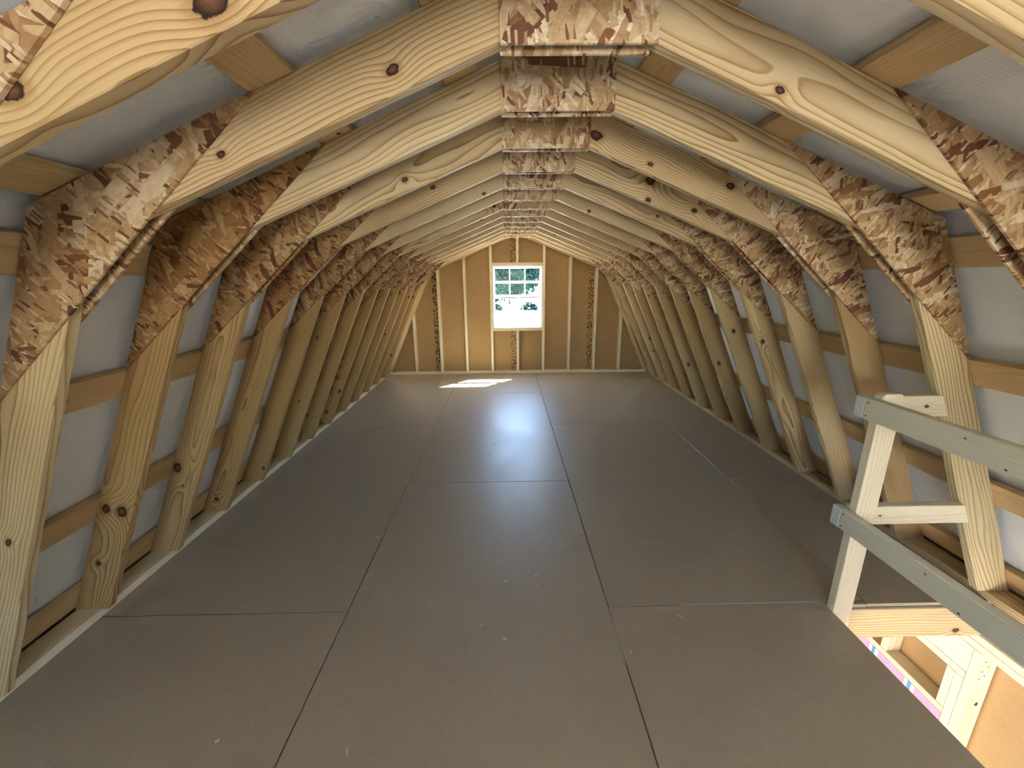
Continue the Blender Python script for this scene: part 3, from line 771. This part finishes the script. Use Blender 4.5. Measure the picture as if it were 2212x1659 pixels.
# ------------------------------------------------------------------ outdoors
bm = bmesh.new()
N = 24
vg = [[bm.verts.new((-120 + 240 * i / N, -60 + 240 * j / N, LOW_Z - 0.3 + 0.15 * math.sin(i * 1.3) * math.cos(j * 1.7) - (0.1 if (j - 6) ** 2 < 4 else 0))) for i in range(N + 1)] for j in range(N + 1)]
for j in range(N):
    for i in range(N): bm.faces.new((vg[j][i], vg[j][i + 1], vg[j + 1][i + 1], vg[j + 1][i]))
me = bpy.data.meshes.new('ground'); bm.to_mesh(me); bm.free()
tag(add('ground', me, GRAVEL), 'pale sunlit gravel lot outside the window', kind='structure')

def tree(x, y, h, spread, label, trunk_r=0.16, n=8000, low=0.08):
    T = tag(empty('tree', (x, y, LOW_Z - 0.3)), label, 'tree', 'trees beyond the window')
    rng = random.Random(int(x * 31 + y * 7))
    bm = bmesh.new()
    def limb(p, q, r0, r1, seg=7):
        d = (q - p).normalized(); a = d.orthogonal().normalized(); b = d.cross(a)
        r = [[bm.verts.new(c + (a * math.cos(t) + b * math.sin(t)) * rr) for t in [2 * math.pi * i / seg for i in range(seg)]] for c, rr in ((p, r0), (q, r1))]
        for i in range(seg): bm.faces.new((r[0][i], r[0][(i + 1) % seg], r[1][(i + 1) % seg], r[1][i]))
    top = Vector((rng.uniform(-.4, .4), rng.uniform(-.4, .4), h * 0.92)); mid = Vector((rng.uniform(-.3, .3), 0, h * 0.45))
    limb(Vector((0, 0, -0.1)), mid, trunk_r, trunk_r * .7); limb(mid, top, trunk_r * .7, 0.03)
    tips = []
    for i in range(30):
        t = rng.uniform(low + .02, 0.9) if i > 9 else rng.uniform(low + .02, 0.5); p = mid * (t / .45) if t < .45 else mid.lerp(top, (t - .45) / .47)
        a = rng.uniform(0, 2 * math.pi); L = spread * (1.05 - t * .6)
        q = p + Vector((math.cos(a) * L, math.sin(a) * L, rng.uniform(.1, .5) * L)); limb(p, q, trunk_r * .28, 0.015, 5); tips.append((p, q))
    me = bpy.data.meshes.new('trunk'); bm.to_mesh(me); bm.free()
    o = add('trunk', me, BARK); o.parent = T
    vs_, fs = [], []
    for i in range(n):
        p, q = tips[rng.randrange(len(tips))]; c = p.lerp(q, rng.uniform(.25, 1.1)) + Vector([rng.gauss(0, spread * .24) for _ in range(3)])
        if c.z < h * low: c.z = h * low + rng.random() * .5
        s = rng.uniform(.16, .36); a = Vector([rng.gauss(0, 1) for _ in range(3)]).normalized(); b = a.orthogonal().normalized()
        e_ = a.cross(b); k0 = len(vs_)
        vs_ += [c - a * s, c + b * s * .5 + e_ * s * .12, c + a * s, c - b * s * .5 + e_ * s * .12]; fs.append((k0, k0 + 1, k0 + 2, k0 + 3))
    me = bpy.data.meshes.new('foliage'); me.from_pydata([tuple(v) for v in vs_], [], fs)
    o = add('foliage', me, LEAF); o.parent = T; o['kind'] = 'stuff'
TREES = [(-3.0, 62, 13, 3.1, 'leafy tree filling the left column of upper window panes'),
         (0.5, 71, 14, 3.2, 'leafy tree with pale trunk in the middle column of upper panes'),
         (4.2, 80, 15, 3.4, 'leafy tree filling the right column of upper window panes'),
         (-10.5, 72, 13, 3.0, 'leafy tree left of those framed by the window'),
         (9.5, 64, 12.5, 3.0, 'leafy tree right of those framed by the window'),
         (-3.8, 90, 16, 4.0, 'tall tree behind the gap between left and middle window trees'),
         (1.8, 103, 18, 4.4, 'tallest tree, far behind the middle and right window trees')]
for a in TREES: tree(*a)
def bush(x, y, r, label):
    rng = random.Random(int(x * 17 + y)); vs_, fs = [], []
    for i in range(900):
        d = Vector([rng.gauss(0, 1) for _ in range(3)]).normalized() * r * rng.uniform(.5, 1.0); d.z = abs(d.z) * .8
        s = rng.uniform(.08, .17); a = Vector([rng.gauss(0, 1) for _ in range(3)]).normalized(); b = a.orthogonal().normalized(); e_ = a.cross(b); k0 = len(vs_)
        vs_ += [d - a * s, d + b * s * .5 + e_ * s * .1, d + a * s, d - b * s * .5 + e_ * s * .1]; fs.append((k0, k0 + 1, k0 + 2, k0 + 3))
    me = bpy.data.meshes.new('bush'); me.from_pydata([tuple(v) for v in vs_], [], fs)
    o = add('bush', me, LEAF, None, Matrix.Translation((x, y, LOW_Z - 0.3)))
    tag(o, label, 'bush', 'bushes at the edge of the gravel')
bush(-1.6, 57, 1.2, 'rounded green bush at the gravel edge left of centre'); bush(3.2, 58, 1.4, 'rounded green bush at the gravel edge on the right'); bush(-5.0, 57, 1.4, 'rounded green bush at the gravel edge far left')

# ------------------------------------------------------------------ wood shavings on the floor
rng = random.Random(5); vs_, fs = [], []
for i in range(46):
    x, y = rng.uniform(-1.2, 1.25), rng.uniform(0.85, 4.6)
    L, w, a = rng.uniform(.004, .016), rng.uniform(.0012, .003), rng.uniform(0, 3.14)
    c, s = math.cos(a), math.sin(a); k0 = len(vs_); h = rng.uniform(.001, .003)
    for zz in (0.0004, h):
        for lx, ly in ((-L, -w), (L, -w), (L, w), (-L, w)): vs_.append((x + lx * c - ly * s, y + lx * s + ly * c, zz))
    fs += [(k0 + a_, k0 + b_, k0 + c_, k0 + d_) for a_, b_, c_, d_ in ((3, 2, 1, 0), (4, 5, 6, 7), (0, 1, 5, 4), (1, 2, 6, 5), (2, 3, 7, 6), (3, 0, 4, 7))]
me = bpy.data.meshes.new('wood_shavings'); me.from_pydata(vs_, [], fs)
tag(add('wood_shavings', me, SHAVING), 'tiny pale wood shavings scattered over the taupe floor', 'shavings', kind='stuff')
